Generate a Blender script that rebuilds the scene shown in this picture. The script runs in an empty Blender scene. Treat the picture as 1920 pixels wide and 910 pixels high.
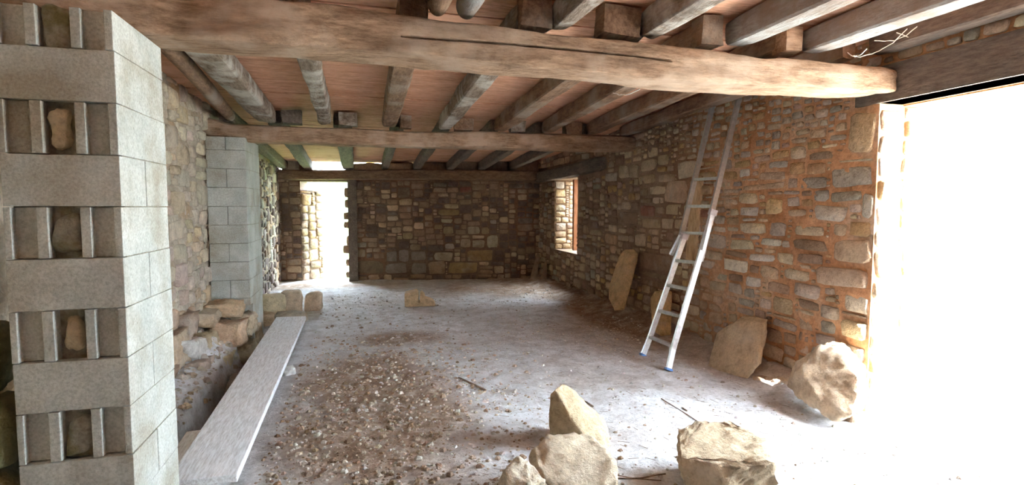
import bpy, bmesh, math, random
import numpy as np
from mathutils import Vector, noise

# ------------------------------------------------------------------ camera, sky, sun, exposure
S = bpy.context.scene
COL = S.collection
F_PX, YAW, PITCH, EYE = 1000.0, math.radians(15.5), math.radians(-3.9), 1.5
cam = bpy.data.objects.new('camera', bpy.data.cameras.new('camera'))
COL.objects.link(cam)
cam.data.sensor_width = 36.0
cam.data.lens = 36.0 * F_PX / 1920.0
cam.data.clip_start = 0.05
cam.location = (0, 0, EYE)
cam.rotation_euler = (math.pi / 2 + PITCH, 0, -YAW)
S.camera = cam

world = bpy.data.worlds.new('sky'); S.world = world
world.use_nodes = True
wn = world.node_tree
bg = wn.nodes['Background']
bg.inputs['Color'].default_value = (0.72, 0.86, 1.0, 1)
bg.inputs['Strength'].default_value = 8.0

sun = bpy.data.objects.new('sun', bpy.data.lights.new('sun', 'SUN'))
COL.objects.link(sun)
sun.data.energy = 10.0
sun.data.angle = math.radians(0.6)
sun.data.color = (1.0, 0.96, 0.9)
sun.rotation_euler = Vector((0.24, -0.62, 0.75)).to_track_quat('Z', 'Y').to_euler()

vs = S.view_settings
vs.view_transform = 'Standard'; vs.look = 'None'; vs.gamma = 1.0; vs.use_curve_mapping = False
vs.exposure = 3.0
S.cycles.max_bounces = 10
S.cycles.diffuse_bounces = 7
S.cycles.sample_clamp_indirect = 12.0

# ------------------------------------------------------------------ measuring helpers (a ray met with a real plane of the room)
CAM = np.array([0, 0, EYE])
FW = np.array([math.sin(YAW) * math.cos(PITCH), math.cos(YAW) * math.cos(PITCH), math.sin(PITCH)])
RT = np.array([math.cos(YAW), -math.sin(YAW), 0.0])
UP = np.cross(RT, FW)
def on(u, v, ax, val):
    r = FW + RT * ((u - 960) / F_PX) + UP * ((455 - v) / F_PX)
    return CAM + r * ((val - CAM[ax]) / r[ax])
def onX(u, v, x): return on(u, v, 0, x)
def onY(u, v, y): return on(u, v, 1, y)
def onZ(u, v, z): return on(u, v, 2, z)
def onPlane(u, v, p, n):
    r = FW + RT * ((u - 960) / F_PX) + UP * ((455 - v) / F_PX)
    return CAM + r * (np.dot(np.array(p) - CAM, n) / np.dot(r, n))

R = random.Random(11)

# ------------------------------------------------------------------ materials
def new_mat(name):
    m = bpy.data.materials.new(name); m.use_nodes = True
    nt = m.node_tree; b = nt.nodes['Principled BSDF']
    b.inputs['Roughness'].default_value = 0.9
    b.inputs['Specular IOR Level'].default_value = 0.25
    return m, nt, b
def N(nt, t, **kw):
    n = nt.nodes.new(t)
    for k, v in kw.items():
        if k in n.inputs: n.inputs[k].default_value = v
        else: setattr(n, k, v)
    return n
def noise_tex(nt, vec, scale, detail=6, rough=0.6):
    n = N(nt, 'ShaderNodeTexNoise', Scale=scale, Detail=detail, Roughness=rough)
    nt.links.new(vec, n.inputs['Vector']); return n
def ramp(nt, fac, stops):
    r = nt.nodes.new('ShaderNodeValToRGB'); e = r.color_ramp.elements
    while len(e) < len(stops): e.new(0.5)
    for i, (p, c) in enumerate(stops):
        e[i].position = p; e[i].color = (*c, 1) if len(c) == 3 else c
    nt.links.new(fac, r.inputs['Fac']); return r
def mixc(nt, a, b, fac, mode='MIX'):
    m = nt.nodes.new('ShaderNodeMix'); m.data_type = 'RGBA'; m.blend_type = mode
    for sock, val in ((m.inputs[6], a), (m.inputs[7], b), (m.inputs[0], fac)):
        if hasattr(val, 'links') or hasattr(val, 'is_linked'): nt.links.new(val, sock)
        elif isinstance(val, tuple): sock.default_value = (*val, 1) if len(val) == 3 else val
        else: sock.default_value = val
    return m.outputs[2]
def bump(nt, b, h, strength, dist):
    n = N(nt, 'ShaderNodeBump', Strength=strength, Distance=dist)
    nt.links.new(h, n.inputs['Height']); nt.links.new(n.outputs[0], b.inputs['Normal'])
def geo_pos(nt): return nt.nodes.new('ShaderNodeNewGeometry').outputs['Position']
def obj_pos(nt): return nt.nodes.new('ShaderNodeTexCoord').outputs['Object']

def mat_stone(name, bs=0.7, scale=1.0, lichen=(0.62, 0.58, 0.5)):
    m, nt, b = new_mat(name)
    p = geo_pos(nt)
    a = N(nt, 'ShaderNodeAttribute', attribute_name='Col')
    n1 = noise_tex(nt, p, 9 * scale, 8, .65); n2 = noise_tex(nt, p, 45 * scale, 8, .7); n3 = noise_tex(nt, p, 3.1 * scale, 4)
    r1 = ramp(nt, n1.outputs['Fac'], [(.3, (.72, .68, .64)), (.5, (1.06, 1.05, 1.03)), (.7, (1.3, 1.28, 1.22))])
    c = mixc(nt, a.outputs['Color'], r1.outputs[0], 1.0, 'MULTIPLY')
    r2 = ramp(nt, n2.outputs['Fac'], [(.35, (.78, .76, .74)), (.55, (1.08, 1.08, 1.08))])
    c = mixc(nt, c, r2.outputs[0], .8, 'MULTIPLY')
    r3 = ramp(nt, n3.outputs['Fac'], [(.55, (0, 0, 0)), (.72, (.35, .35, .35))])
    c = mixc(nt, c, lichen, r3.outputs[0])
    nt.links.new(c, b.inputs['Base Color'])
    ad = nt.nodes.new('ShaderNodeMath'); ad.operation = 'MULTIPLY_ADD'; ad.inputs[1].default_value = 2.0
    nt.links.new(n1.outputs['Fac'], ad.inputs[0]); nt.links.new(n2.outputs['Fac'], ad.inputs[2])
    bump(nt, b, ad.outputs[0], bs, 0.03)
    return m
STONE = mat_stone('rubble_stone')
ROCK = mat_stone('loose_rubble', .6, 1.3, (.6, .54, .44))

def mat_two(name, c1, c2, s1, s2=40, bs=.6, bd=.02, lo=.38, hi=.62, c3=None, s3=1.3):
    m, nt, b = new_mat(name); p = geo_pos(nt)
    n1 = noise_tex(nt, p, s1, 8, .62); n2 = noise_tex(nt, p, s2, 8, .7)
    c = ramp(nt, n1.outputs['Fac'], [(lo, c1), (hi, c2)]).outputs[0]
    if c3:
        n3 = noise_tex(nt, p, s3, 5)
        c = mixc(nt, c, c3, ramp(nt, n3.outputs['Fac'], [(.48, (0, 0, 0)), (.66, (1, 1, 1))]).outputs[0])
    r2 = ramp(nt, n2.outputs['Fac'], [(.3, (.6, .58, .56)), (.6, (1.1, 1.1, 1.1))])
    c = mixc(nt, c, r2.outputs[0], .85, 'MULTIPLY')
    nt.links.new(c, b.inputs['Base Color']); bump(nt, b, n2.outputs['Fac'], bs, bd)
    return m
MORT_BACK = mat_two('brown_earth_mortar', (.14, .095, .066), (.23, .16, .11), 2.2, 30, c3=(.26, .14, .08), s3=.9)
MORT_LEFT = mat_two('pale_lime_mortar', (.38, .32, .24), (.56, .5, .4), 3, 26, c3=(.45, .3, .16), s3=1.6)
CONC = mat_two('concrete_block', (.43, .45, .415), (.55, .565, .52), 3.5, 90, .5, .006, c3=(.36, .33, .26), s3=2.2)
CONC2 = mat_two('rough_mortar', (.34, .32, .26), (.5, .47, .38), 14, 60, .8, .02, c3=(.26, .24, .12), s3=6)
GRAVEL = mat_two('pale_gravel', (.55, .52, .46), (.72, .7, .64), 1.5, 25)
GRASS = mat_two('grass', (.12, .22, .05), (.3, .42, .14), 3, 60)

def mat_mort_right():
    m, nt, b = new_mat('orange_clay_mortar'); p = geo_pos(nt)
    n1 = noise_tex(nt, p, 2.4, 7, .6); n2 = noise_tex(nt, p, 30, 8, .7); n3 = noise_tex(nt, p, .8, 3)
    clay = ramp(nt, n1.outputs['Fac'], [(.35, (.44, .21, .1)), (.52, (.6, .33, .18)), (.68, (.64, .46, .32))]).outputs[0]
    brown = ramp(nt, n1.outputs['Fac'], [(.35, (.21, .14, .095)), (.65, (.38, .27, .19))]).outputs[0]
    sx = nt.nodes.new('ShaderNodeSeparateXYZ'); nt.links.new(p, sx.inputs[0])
    mr = nt.nodes.new('ShaderNodeMath'); mr.operation = 'MULTIPLY_ADD'      # clay pointing gives way to earth mortar along the wall
    mr.inputs[1].default_value = -.42; mr.inputs[2].default_value = 2.3
    nt.links.new(sx.outputs['Y'], mr.inputs[0])
    ad = nt.nodes.new('ShaderNodeMath'); ad.operation = 'ADD'
    nt.links.new(mr.outputs[0], ad.inputs[0]); nt.links.new(n3.outputs['Fac'], ad.inputs[1])
    f = ramp(nt, ad.outputs[0], [(.35, (0, 0, 0)), (.95, (1, 1, 1))]).outputs[0]
    c = mixc(nt, brown, clay, f)
    r2 = ramp(nt, n2.outputs['Fac'], [(.3, (.6, .58, .56)), (.6, (1.1, 1.1, 1.1))])
    c = mixc(nt, c, r2.outputs[0], .85, 'MULTIPLY')
    nt.links.new(c, b.inputs['Base Color']); bump(nt, b, n2.outputs['Fac'], .7, .02)
    return m
MORT_RIGHT = mat_mort_right()

def mat_wood(name, axis, dark, light, streak=9, bs=.6, patch=None, pscale=1.2):
    m, nt, b = new_mat(name)
    mp = nt.nodes.new('ShaderNodeMapping'); nt.links.new(geo_pos(nt), mp.inputs[0])
    sc = [1, 1, 1]
    for i in range(3): sc[i] = 1.6 if i == axis else streak
    mp.inputs['Scale'].default_value = sc
    n1 = noise_tex(nt, mp.outputs[0], 1.5, 10, .72); n2 = noise_tex(nt, mp.outputs[0], 6, 9, .75)
    c = ramp(nt, n1.outputs['Fac'], [(.3, dark), (.5, tuple((d + l) / 2 for d, l in zip(dark, light))), (.7, light)]).outputs[0]
    r2 = ramp(nt, n2.outputs['Fac'], [(.35, (.62, .58, .55)), (.58, (1.08, 1.08, 1.08))])
    c = mixc(nt, c, r2.outputs[0], .8, 'MULTIPLY')
    if patch:
        n3 = noise_tex(nt, geo_pos(nt), pscale, 6, .62)
        c = mixc(nt, c, patch, ramp(nt, n3.outputs['Fac'], [(.47, (0, 0, 0)), (.62, (.85, .85, .85))]).outputs[0])
    nt.links.new(c, b.inputs['Base Color'])
    n4 = noise_tex(nt, geo_pos(nt), 22, 7, .7)
    ad = N(nt, 'ShaderNodeMath', operation='MULTIPLY_ADD'); ad.inputs[1].default_value = .8
    nt.links.new(n4.outputs['Fac'], ad.inputs[0]); nt.links.new(n2.outputs['Fac'], ad.inputs[2])
    bump(nt, b, ad.outputs[0], bs, .02)
    return m
W_BEAM = mat_wood('hewn_oak', 0, (.2, .115, .065), (.56, .38, .25), 8, .9, (.5, .37, .27), 2.6)
W_BEAM3 = mat_wood('dark_oak', 0, (.13, .085, .055), (.3, .2, .13), 8)
W_JOIST = mat_wood('dusty_joist', 1, (.16, .115, .085), (.4, .33, .26), 7, 1.0, (.6, .57, .51), 3.5)
W_JOISTD = mat_wood('brown_joist', 1, (.14, .08, .05), (.34, .22, .14), 7, .8, (.36, .3, .24), 2.0)
W_JOISTW = mat_wood('whitewashed_joist', 1, (.27, .265, .25), (.4, .4, .39), 7, .8, (.24, .18, .14), 2.2)
W_BOARD = mat_wood('orange_ceiling_board', 0, (.56, .27, .15), (.82, .5, .34), 10, .35, (.72, .42, .28), 1.4)
W_PLANK = mat_wood('weathered_plank', 1, (.74, .76, .78), (.82, .835, .85), 14, .08)
W_STRIP = mat_wood('raw_timber', 2, (.5, .34, .18), (.72, .53, .32), 9, .4)
W_DARK = mat_wood('dark_timber', 1, (.12, .1, .085), (.26, .21, .17), 8, .7)
W_RED = mat_wood('red_brown_timber', 2, (.22, .09, .05), (.38, .18, .1), 8, .5)
W_TWIG = mat_wood('dry_twig', 1, (.2, .14, .1), (.42, .33, .26), 8)

def mat_floor():
    m, nt, b = new_mat('dusty_earth'); p = geo_pos(nt)
    n1 = noise_tex(nt, p, .75, 7, .62); n2 = noise_tex(nt, p, 6, 9, .7); n3 = noise_tex(nt, p, 42, 8, .75)
    dust = ramp(nt, n2.outputs['Fac'], [(.3, (.46, .4, .36)), (.46, (.64, .62, .61)), (.58, (.8, .8, .81))]).outputs[0]
    soil = ramp(nt, n2.outputs['Fac'], [(.3, (.22, .14, .09)), (.5, (.4, .29, .21)), (.66, (.62, .54, .47))]).outputs[0]
    # soil shows in a band beside the planks and towards the far right corner, where the dust was never trodden in
    sx = nt.nodes.new('ShaderNodeSeparateXYZ'); nt.links.new(p, sx.inputs[0])
    def band(axis, c, w):
        d = N(nt, 'ShaderNodeMath', operation='SUBTRACT'); nt.links.new(sx.outputs[axis], d.inputs[0]); d.inputs[1].default_value = c
        q = N(nt, 'ShaderNodeMath', operation='DIVIDE'); nt.links.new(d.outputs[0], q.inputs[0]); q.inputs[1].default_value = w
        s = N(nt, 'ShaderNodeMath', operation='MULTIPLY'); nt.links.new(q.outputs[0], s.inputs[0]); nt.links.new(q.outputs[0], s.inputs[1])
        return s.outputs[0]
    def blob(cx, wx, cy, wy):
        a = N(nt, 'ShaderNodeMath', operation='ADD'); nt.links.new(band('X', cx, wx), a.inputs[0]); nt.links.new(band('Y', cy, wy), a.inputs[1])
        g = N(nt, 'ShaderNodeMath', operation='MULTIPLY_ADD'); nt.links.new(a.outputs[0], g.inputs[0]); g.inputs[1].default_value = -.3; g.inputs[2].default_value = .4
        x = N(nt, 'ShaderNodeMath', operation='MAXIMUM'); nt.links.new(g.outputs[0], x.inputs[0]); x.inputs[1].default_value = 0
        return x.outputs[0]
    tot = n1.outputs['Fac']
    for args in ((.05, .75, 3.9, 1.9), (3.25, .5, 6.2, 3.0), (2.6, 1.6, 9.6, 1.6), (-.9, 1.0, 10.6, .6), (.4, .5, 6.1, .35)):
        s = N(nt, 'ShaderNodeMath', operation='ADD'); nt.links.new(tot, s.inputs[0]); nt.links.new(blob(*args), s.inputs[1]); tot = s.outputs[0]
    f = ramp(nt, tot, [(.5, (0, 0, 0)), (.8, (1, 1, 1))]).outputs[0]
    c = mixc(nt, dust, soil, f)
    r2 = ramp(nt, n3.outputs['Fac'], [(.3, (.66, .64, .63)), (.55, (1.08, 1.08, 1.08))])
    c = mixc(nt, c, r2.outputs[0], .8, 'MULTIPLY')
    nt.links.new(c, b.inputs['Base Color'])
    ad = N(nt, 'ShaderNodeMath', operation='MULTIPLY_ADD'); ad.inputs[1].default_value = 2.5
    nt.links.new(n2.outputs['Fac'], ad.inputs[0]); nt.links.new(n3.outputs['Fac'], ad.inputs[2])
    bump(nt, b, ad.outputs[0], .8, .03)
    return m
FLOOR = mat_floor()

def mat_plain(name, c, rough=.6, metal=0.0):
    m, nt, b = new_mat(name); p = geo_pos(nt)
    n = noise_tex(nt, p, 30, 5)
    cc = mixc(nt, c, ramp(nt, n.outputs['Fac'], [(.35, (.82, .82, .82)), (.6, (1.03, 1.03, 1.03))]).outputs[0], 1.0, 'MULTIPLY')
    nt.links.new(cc, b.inputs['Base Color'])
    b.inputs['Roughness'].default_value = rough; b.inputs['Metallic'].default_value = metal
    return m
ALU = mat_plain('brushed_aluminium', (.78, .79, .8), .38, .75)
ALUD = mat_plain('dull_aluminium', (.5, .49, .47), .5, .6)
BLUE = mat_plain('blue_plastic', (.12, .25, .55), .5)
GREYP = mat_plain('grey_plastic', (.55, .53, .55), .5)
WEB = mat_plain('cobweb_thread', (.7, .68, .62), .9)
WHITE = mat_plain('white_cladding', (.8, .8, .78), .7)
TILE = mat_plain('grey_roofing', (.3, .3, .31), .8)

PAL = {'white': (.66, .63, .57), 'cream': (.58, .48, .34), 'tan': (.5, .38, .26), 'ochre': (.48, .33, .18), 'pale': (.55, .47, .39),
       'grey': (.41, .36, .30), 'brown': (.31, .22, .155), 'red': (.38, .18, .13), 'dark': (.15, .11, .09), 'yellow': (.62, .48, .25), 'pink': (.46, .35, .27), 'lime': (.55, .49, .39)}
def shade(c, r, k=.12):
    f = 1 + r.uniform(-k, k); return tuple(min(.8, x * f * (1 + r.uniform(-.05, .05))) for x in c)

# ------------------------------------------------------------------ mesh helpers
def mk(name, verts, faces, mat, parent=None, loc=(0, 0, 0), smooth=False, col=None, cols=None):
    me = bpy.data.meshes.new(name); me.from_pydata([tuple(v) for v in verts], [], faces)
    me.materials.append(mat)
    if smooth: me.polygons.foreach_set('use_smooth', [True] * len(me.polygons))
    if col is not None or cols is not None:
        at = me.color_attributes.new('Col', 'FLOAT_COLOR', 'POINT')
        arr = np.ones((len(me.vertices), 4), dtype=np.float32)
        arr[:, :3] = np.array(col if cols is None else cols, dtype=np.float32)
        at.data.foreach_set('color', arr.ravel())
    me.update()
    o = bpy.data.objects.new(name, me); COL.objects.link(o); o.location = loc
    if parent: o.parent = parent
    return o
def fix(o):
    bm = bmesh.new(); bm.from_mesh(o.data); bmesh.ops.recalc_face_normals(bm, faces=bm.faces); bm.to_mesh(o.data); bm.free(); return o
def tag(o, label, cat, group=None):
    o['label'] = label; o['category'] = cat
    if group: o['group'] = group
    return o
def struct(o): o['kind'] = 'structure'; return o
def empty(name, loc=(0, 0, 0), rz=0):
    o = bpy.data.objects.new(name, None); COL.objects.link(o); o.location = loc; o.rotation_euler = (0, 0, rz); o.empty_display_size = .1; return o
class MB:
    def __init__(s): s.v = []; s.f = []
    def add(s, v, f):
        n = len(s.v); s.v += [tuple(x) for x in v]; s.f += [tuple(i + n for i in q) for q in f]
    def box(s, x0, x1, y0, y1, z0, z1):
        s.add([(x, y, z) for z in (z0, z1) for y in (y0, y1) for x in (x0, x1)],
              [(0, 2, 3, 1), (4, 5, 7, 6), (0, 1, 5, 4), (2, 6, 7, 3), (0, 4, 6, 2), (1, 3, 7, 5)])
    def bar(s, p, q, w, h, side):              # rectangular bar from p to q; side = direction of its width
        p, q = Vector(p), Vector(q); d = (q - p).normalized(); sd = Vector(side); sd = (sd - d * sd.dot(d)).normalized(); t = d.cross(sd)
        vs_ = []
        for c in (p, q):
            for a, b in ((-1, -1), (1, -1), (1, 1), (-1, 1)): vs_.append(c + sd * (a * w / 2) + t * (b * h / 2))
        s.add(vs_, [(0, 1, 2, 3), (7, 6, 5, 4), (0, 4, 5, 1), (1, 5, 6, 2), (2, 6, 7, 3), (3, 7, 4, 0)])
    def tube(s, pts, r, n=6):
        pts = [Vector(p) for p in pts]; rings = []
        for i, p in enumerate(pts):
            d = (pts[min(i + 1, len(pts) - 1)] - pts[max(i - 1, 0)]).normalized()
            a = d.orthogonal().normalized(); b = d.cross(a); rr = r[i] if isinstance(r, (list, tuple)) else r
            rings.append([p + (a * math.cos(2 * math.pi * k / n) + b * math.sin(2 * math.pi * k / n)) * rr for k in range(n)])
        v = [x for ring in rings for x in ring]; f = []
        for i in range(len(pts) - 1):
            for k in range(n): f.append((i * n + k, i * n + (k + 1) % n, (i + 1) * n + (k + 1) % n, (i + 1) * n + k))
        f.append(tuple(range(n))[::-1]); f.append(tuple(range((len(pts) - 1) * n, len(pts) * n)))
        s.add(v, f)
    def build(s, name, mat, parent=None, smooth=False, loc=(0, 0, 0)):
        l = Vector(loc)
        return fix(mk(name, [Vector(v) - l for v in s.v], s.f, mat, parent, loc, smooth))

def fbm(p, s, o=3): return noise.fractal(Vector(p) * s, 1.0, 2.0, o)

# a stone set in a wall: irregular rounded outline, proud of the joint, uneven face
def stone_geo(w, h, prot, r, n=10, back=.03, square=.38):
    ang0 = r.uniform(0, .6); ring = []
    for k in range(n):
        t = ang0 + 2 * math.pi * (k + r.uniform(-.2, .2)) / n
        c, s = math.cos(t), math.sin(t); e = square + r.uniform(-.16, .16)
        q = r.uniform(.86, 1.03)
        ring.append((math.copysign(abs(c) ** e, c) * w / 2 * q, math.copysign(abs(s) ** e, s) * h / 2 * q))
    tx, tz = r.uniform(-.3, .3) * prot, r.uniform(-.3, .3) * prot
    v = []
    for (sc, d) in ((1.0, -back), (.99, prot * .5), (.9, prot)):
        for (a, z) in ring:
            j = r.uniform(-.18, .18) * prot if d > 0 else 0
            v.append((a * sc, z * sc, d + j + (tx * a / w + tz * z / h) * (d > 0)))
    v.append((r.uniform(-.1, .1) * w, r.uniform(-.1, .1) * h, prot * r.uniform(.95, 1.25)))
    f = []
    for i in range(2):
        for k in range(n): f.append((i * n + k, i * n + (k + 1) % n, (i + 1) * n + (k + 1) % n, (i + 1) * n + k))
    for k in range(n): f.append((2 * n + k, 2 * n + (k + 1) % n, 3 * n))
    return v, f

# greedy packing of courses: every free cell, bottom up, takes the largest stone that fits
def pack(L, H, holes, placed, size_fn, r, c=.022):
    nx, nz = int(L / c), int(H / c); occ = np.zeros((nz + 1, nx + 1), bool)
    def mark(a0, z0, a1, z1):
        occ[max(0, int(round(z0 / c))):max(0, int(round(z1 / c))), max(0, int(round(a0 / c))):max(0, int(round(a1 / c)))] = True
    for hrect in holes: mark(*hrect)
    out = []
    for (a0, z0, a1, z1, cname) in placed:
        mark(a0, z0, a1, z1); out.append((a0, z0, a1, z1, cname))
    for j in range(nz):
        i = 0
        while i < nx:
            if occ[j, i]: i += 1; continue
            w, h = size_fn((i + .5) * c, (j + .5) * c, r)
            wc, hc = max(2, int(round(w / c))), max(2, int(round(h / c)))
            k = 0
            while k < wc and i + k < nx and not occ[j, i + k]: k += 1
            if i + k < nx and 0 < nx - (i + k) < 3: k = nx - i if not occ[j, i:nx].any() else k
            m = 1; hc = min(hc, max(2, int(k * .85)))
            while m < hc and j + m < nz and not occ[j + m, i:i + k].any(): m += 1
            occ[j:j + m, i:i + k] = True
            if k >= 2 and m >= 2: out.append((i * c, j * c, (i + k) * c, (j + m) * c, None))
            i += k
    return out

def lay(stones, parent, p0, d, n, colour_fn, r, gap=.012, most=300, prot=(.012, .034), square=.38, dim=1.0):
    p0, d, n = np.array(p0, float), np.array(d, float), np.array(n, float); z = np.array([0, 0, 1.0])
    recs = []
    for (a0, z0, a1, z1, cn) in stones:
        w, h = a1 - a0 - gap * r.uniform(.6, 1.6), z1 - z0 - gap * r.uniform(.6, 1.6)
        if w < .02 or h < .015: continue
        ce = p0 + d * (a0 + a1) / 2 + z * (z0 + z1) / 2
        dist = np.linalg.norm(ce - CAM)
        recs.append((w * h / dist ** 2, ce, w, h, cn, (a0 + a1) / 2, (z0 + z1) / 2))
    recs.sort(key=lambda q: -q[0])
    V, Fc, Cc = [], [], []
    for i, (sc, ce, w, h, cn, a, zz) in enumerate(recs):
        pr = r.uniform(*prot) * min(1, .4 + h * 5)
        v, f = stone_geo(w, h, pr, r, square=square)
        rot = r.uniform(-.05, .05); cr, sr = math.cos(rot), math.sin(rot)
        vv = [d * (q[0] * cr - q[1] * sr) + z * (q[0] * sr + q[1] * cr) + n * q[2] for q in v]
        c = shade(tuple(x * dim for x in PAL[cn]) if cn else PAL[colour_fn(a, zz, r)], r)
        if i < most:
            fix(mk('stone', vv, f, STONE, parent, tuple(ce), True, col=c))
        else:
            k = len(V); V += [tuple(x + ce) for x in vv]; Fc += [tuple(q + k for q in t) for t in f]; Cc += [c] * len(vv)
    if V:
        o = fix(mk('rubble_stones', V, Fc, STONE, parent, (0, 0, 0), True, cols=Cc)); o['kind'] = 'stuff'

def rough_wall(name, p0, d, n, L, H, thick, holes, mat, step=.07, amp=.012):
    """wall core: slabs around the openings, the room-side face uneven"""
    p0, d, n = Vector(p0), Vector(d), Vector(n); b = MB(); zv = Vector((0, 0, 1))
    rects = []; a = 0.0
    for (h0, z0, h1, z1) in sorted(holes):
        if h0 > a: rects.append((a, 0, h0, H))
        if z0 > .001: rects.append((h0, 0, h1, z0))
        if z1 < H - .001: rects.append((h0, z1, h1, H))
        a = h1
    if a < L: rects.append((a, 0, L, H))
    for (a0, z0, a1, z1) in rects:
        na, nz = max(1, int((a1 - a0) / step)), max(1, int((z1 - z0) / step)); vv = []; ff = []
        for j in range(nz + 1):
            for i in range(na + 1):
                aa, zz = a0 + (a1 - a0) * i / na, z0 + (z1 - z0) * j / nz
                P = p0 + d * aa + zv * zz
                e = 0 if (i in (0, na) or j in (0, nz)) else amp * fbm(P, 6.5, 4) - .002
                vv.append(P + n * e)
        for j in range(nz):
            for i in range(na):
                q = j * (na + 1) + i; ff.append((q, q + 1, q + na + 2, q + na + 1))
        k = len(vv)
        for (aa, zz) in ((a0, z0), (a1, z0), (a1, z1), (a0, z1)): vv.append(p0 + d * aa + zv * zz - n * thick)
        c0, c1, c2, c3 = 0, na, (nz + 1) * (na + 1) - 1, nz * (na + 1)
        ff += [(k, k + 1, k + 2, k + 3), tuple(range(0, na + 1)) + (k + 1, k), tuple(range(c3, c2 + 1)) + (k + 2, k + 3),
               tuple(j * (na + 1) for j in range(nz + 1)) + (k + 3, k), tuple(j * (na + 1) + na for j in range(nz + 1)) + (k + 2, k + 1)]
        b.add(vv, ff)
    return struct(b.build(name, mat))

def rock(name, pts, mat, parent=None, seed=0, cuts=5, amp=.018, scale=5, smooth_it=3, col=(.5, .42, .3), loc=None, fine=.35, round_shade=True):
    bm = bmesh.new()
    for p in pts: bm.verts.new(p)
    bmesh.ops.convex_hull(bm, input=bm.verts)
    for v in [v for v in bm.verts if not v.link_faces]: bm.verts.remove(v)
    bmesh.ops.triangulate(bm, faces=bm.faces)
    bmesh.ops.subdivide_edges(bm, edges=bm.edges, cuts=cuts, use_grid_fill=True)
    bmesh.ops.triangulate(bm, faces=bm.faces)
    for _ in range(smooth_it): bmesh.ops.smooth_vert(bm, verts=bm.verts, factor=.5, use_axis_x=True, use_axis_y=True, use_axis_z=True)
    bm.normal_update()
    off = Vector((seed * 7.3, seed * 3.1, seed * 1.7))
    for v in list(bm.verts):
        e = noise.fractal((v.co + off) * scale, 1.0, 2.0, 3) * amp + noise.fractal((v.co + off) * scale * 4.5, 1.0, 2.0, 3) * amp * fine
        v.co += v.normal * e
    bmesh.ops.recalc_face_normals(bm, faces=bm.faces)
    base = Vector(loc) if loc else Vector((sum(p[0] for p in pts) / len(pts), sum(p[1] for p in pts) / len(pts), min(p[2] for p in pts)))
    V = [v.co - base for v in bm.verts]; idx = {v: i for i, v in enumerate(bm.verts)}
    Fc = [tuple(idx[v] for v in f.verts) for f in bm.faces]; bm.free()
    return mk(name, V, Fc, mat, parent, tuple(base), round_shade, col=col)

def slab_pts(poly, thick):     # outline polygon (3-D) given a thickness vector
    t = Vector(thick); return [Vector(p) for p in poly] + [Vector(p) + t for p in poly]

# ------------------------------------------------------------------ room measures
XR, XL, YF = 3.5, -1.62, -2.3
BW0, BW1 = Vector((-2.2, 11.52, 0)), Vector((3.9, 10.41, 0))          # inner face of the back wall
BD = (BW1 - BW0).normalized(); BN = Vector((BD.y, -BD.x, 0))
TH_R = .4
def ceil_z(y):                 # underside of the joists
    return float(np.interp(y, [-3, 2.9, 6.5, 11.2], [2.5, 2.5, 2.43, 2.22]))

# ---------------- floor (trodden earth with a trench along the left wall)
def floor_h(x, y):
    h = .018 * fbm((x, y, 0), 1.1) + .008 * fbm((x, y, 3), 5) + .004 * fbm((x, y, 7), 16, 2)
    clod = max(0, 1 - ((x - .05) / .85) ** 2 - ((y - 4.0) / 2.1) ** 2)
    h += clod * (.022 * fbm((x, y, 9), 9, 3) + .02)
    t = max(0, min(1, (y - 2.4) / .7)) * max(0, min(1, (7.15 - y) / .5))
    c = -1.1 + .03 * math.sin(y * 2.1)
    k = max(0, 1 - abs(x - c) / .19); h -= t * min(1, k * 3.2) * .42
    if x < c - .12: h += t * min(1, (c - .12 - x) / .3) * (.07 + .14 * math.exp(-((y - 6.0) / .7) ** 2)) * (1 + .6 * fbm((x, y, 2), 3))
    if x > 3.05 and 3.1 < y < 10.5: h += min(1, (x - 3.05) / .4) * .1 * (1 + .5 * fbm((x, y, 5), 3))
    return h
FX0, FX1, FY0, FY1, ST = -1.9, 3.62, -2.4, 11.6, .035
nx, ny = int((FX1 - FX0) / ST), int((FY1 - FY0) / ST)
fv, ff = [], []
for j in range(ny + 1):
    for i in range(nx + 1):
        x, y = FX0 + (FX1 - FX0) * i / nx, FY0 + (FY1 - FY0) * j / ny
        fv.append((x, y, floor_h(x, y)))
for j in range(ny):
    for i in range(nx):
        q = j * (nx + 1) + i; ff.append((q, q + 1, q + nx + 2, q + nx + 1))
floor = struct(mk('floor', fv, ff, FLOOR, smooth=True))

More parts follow.
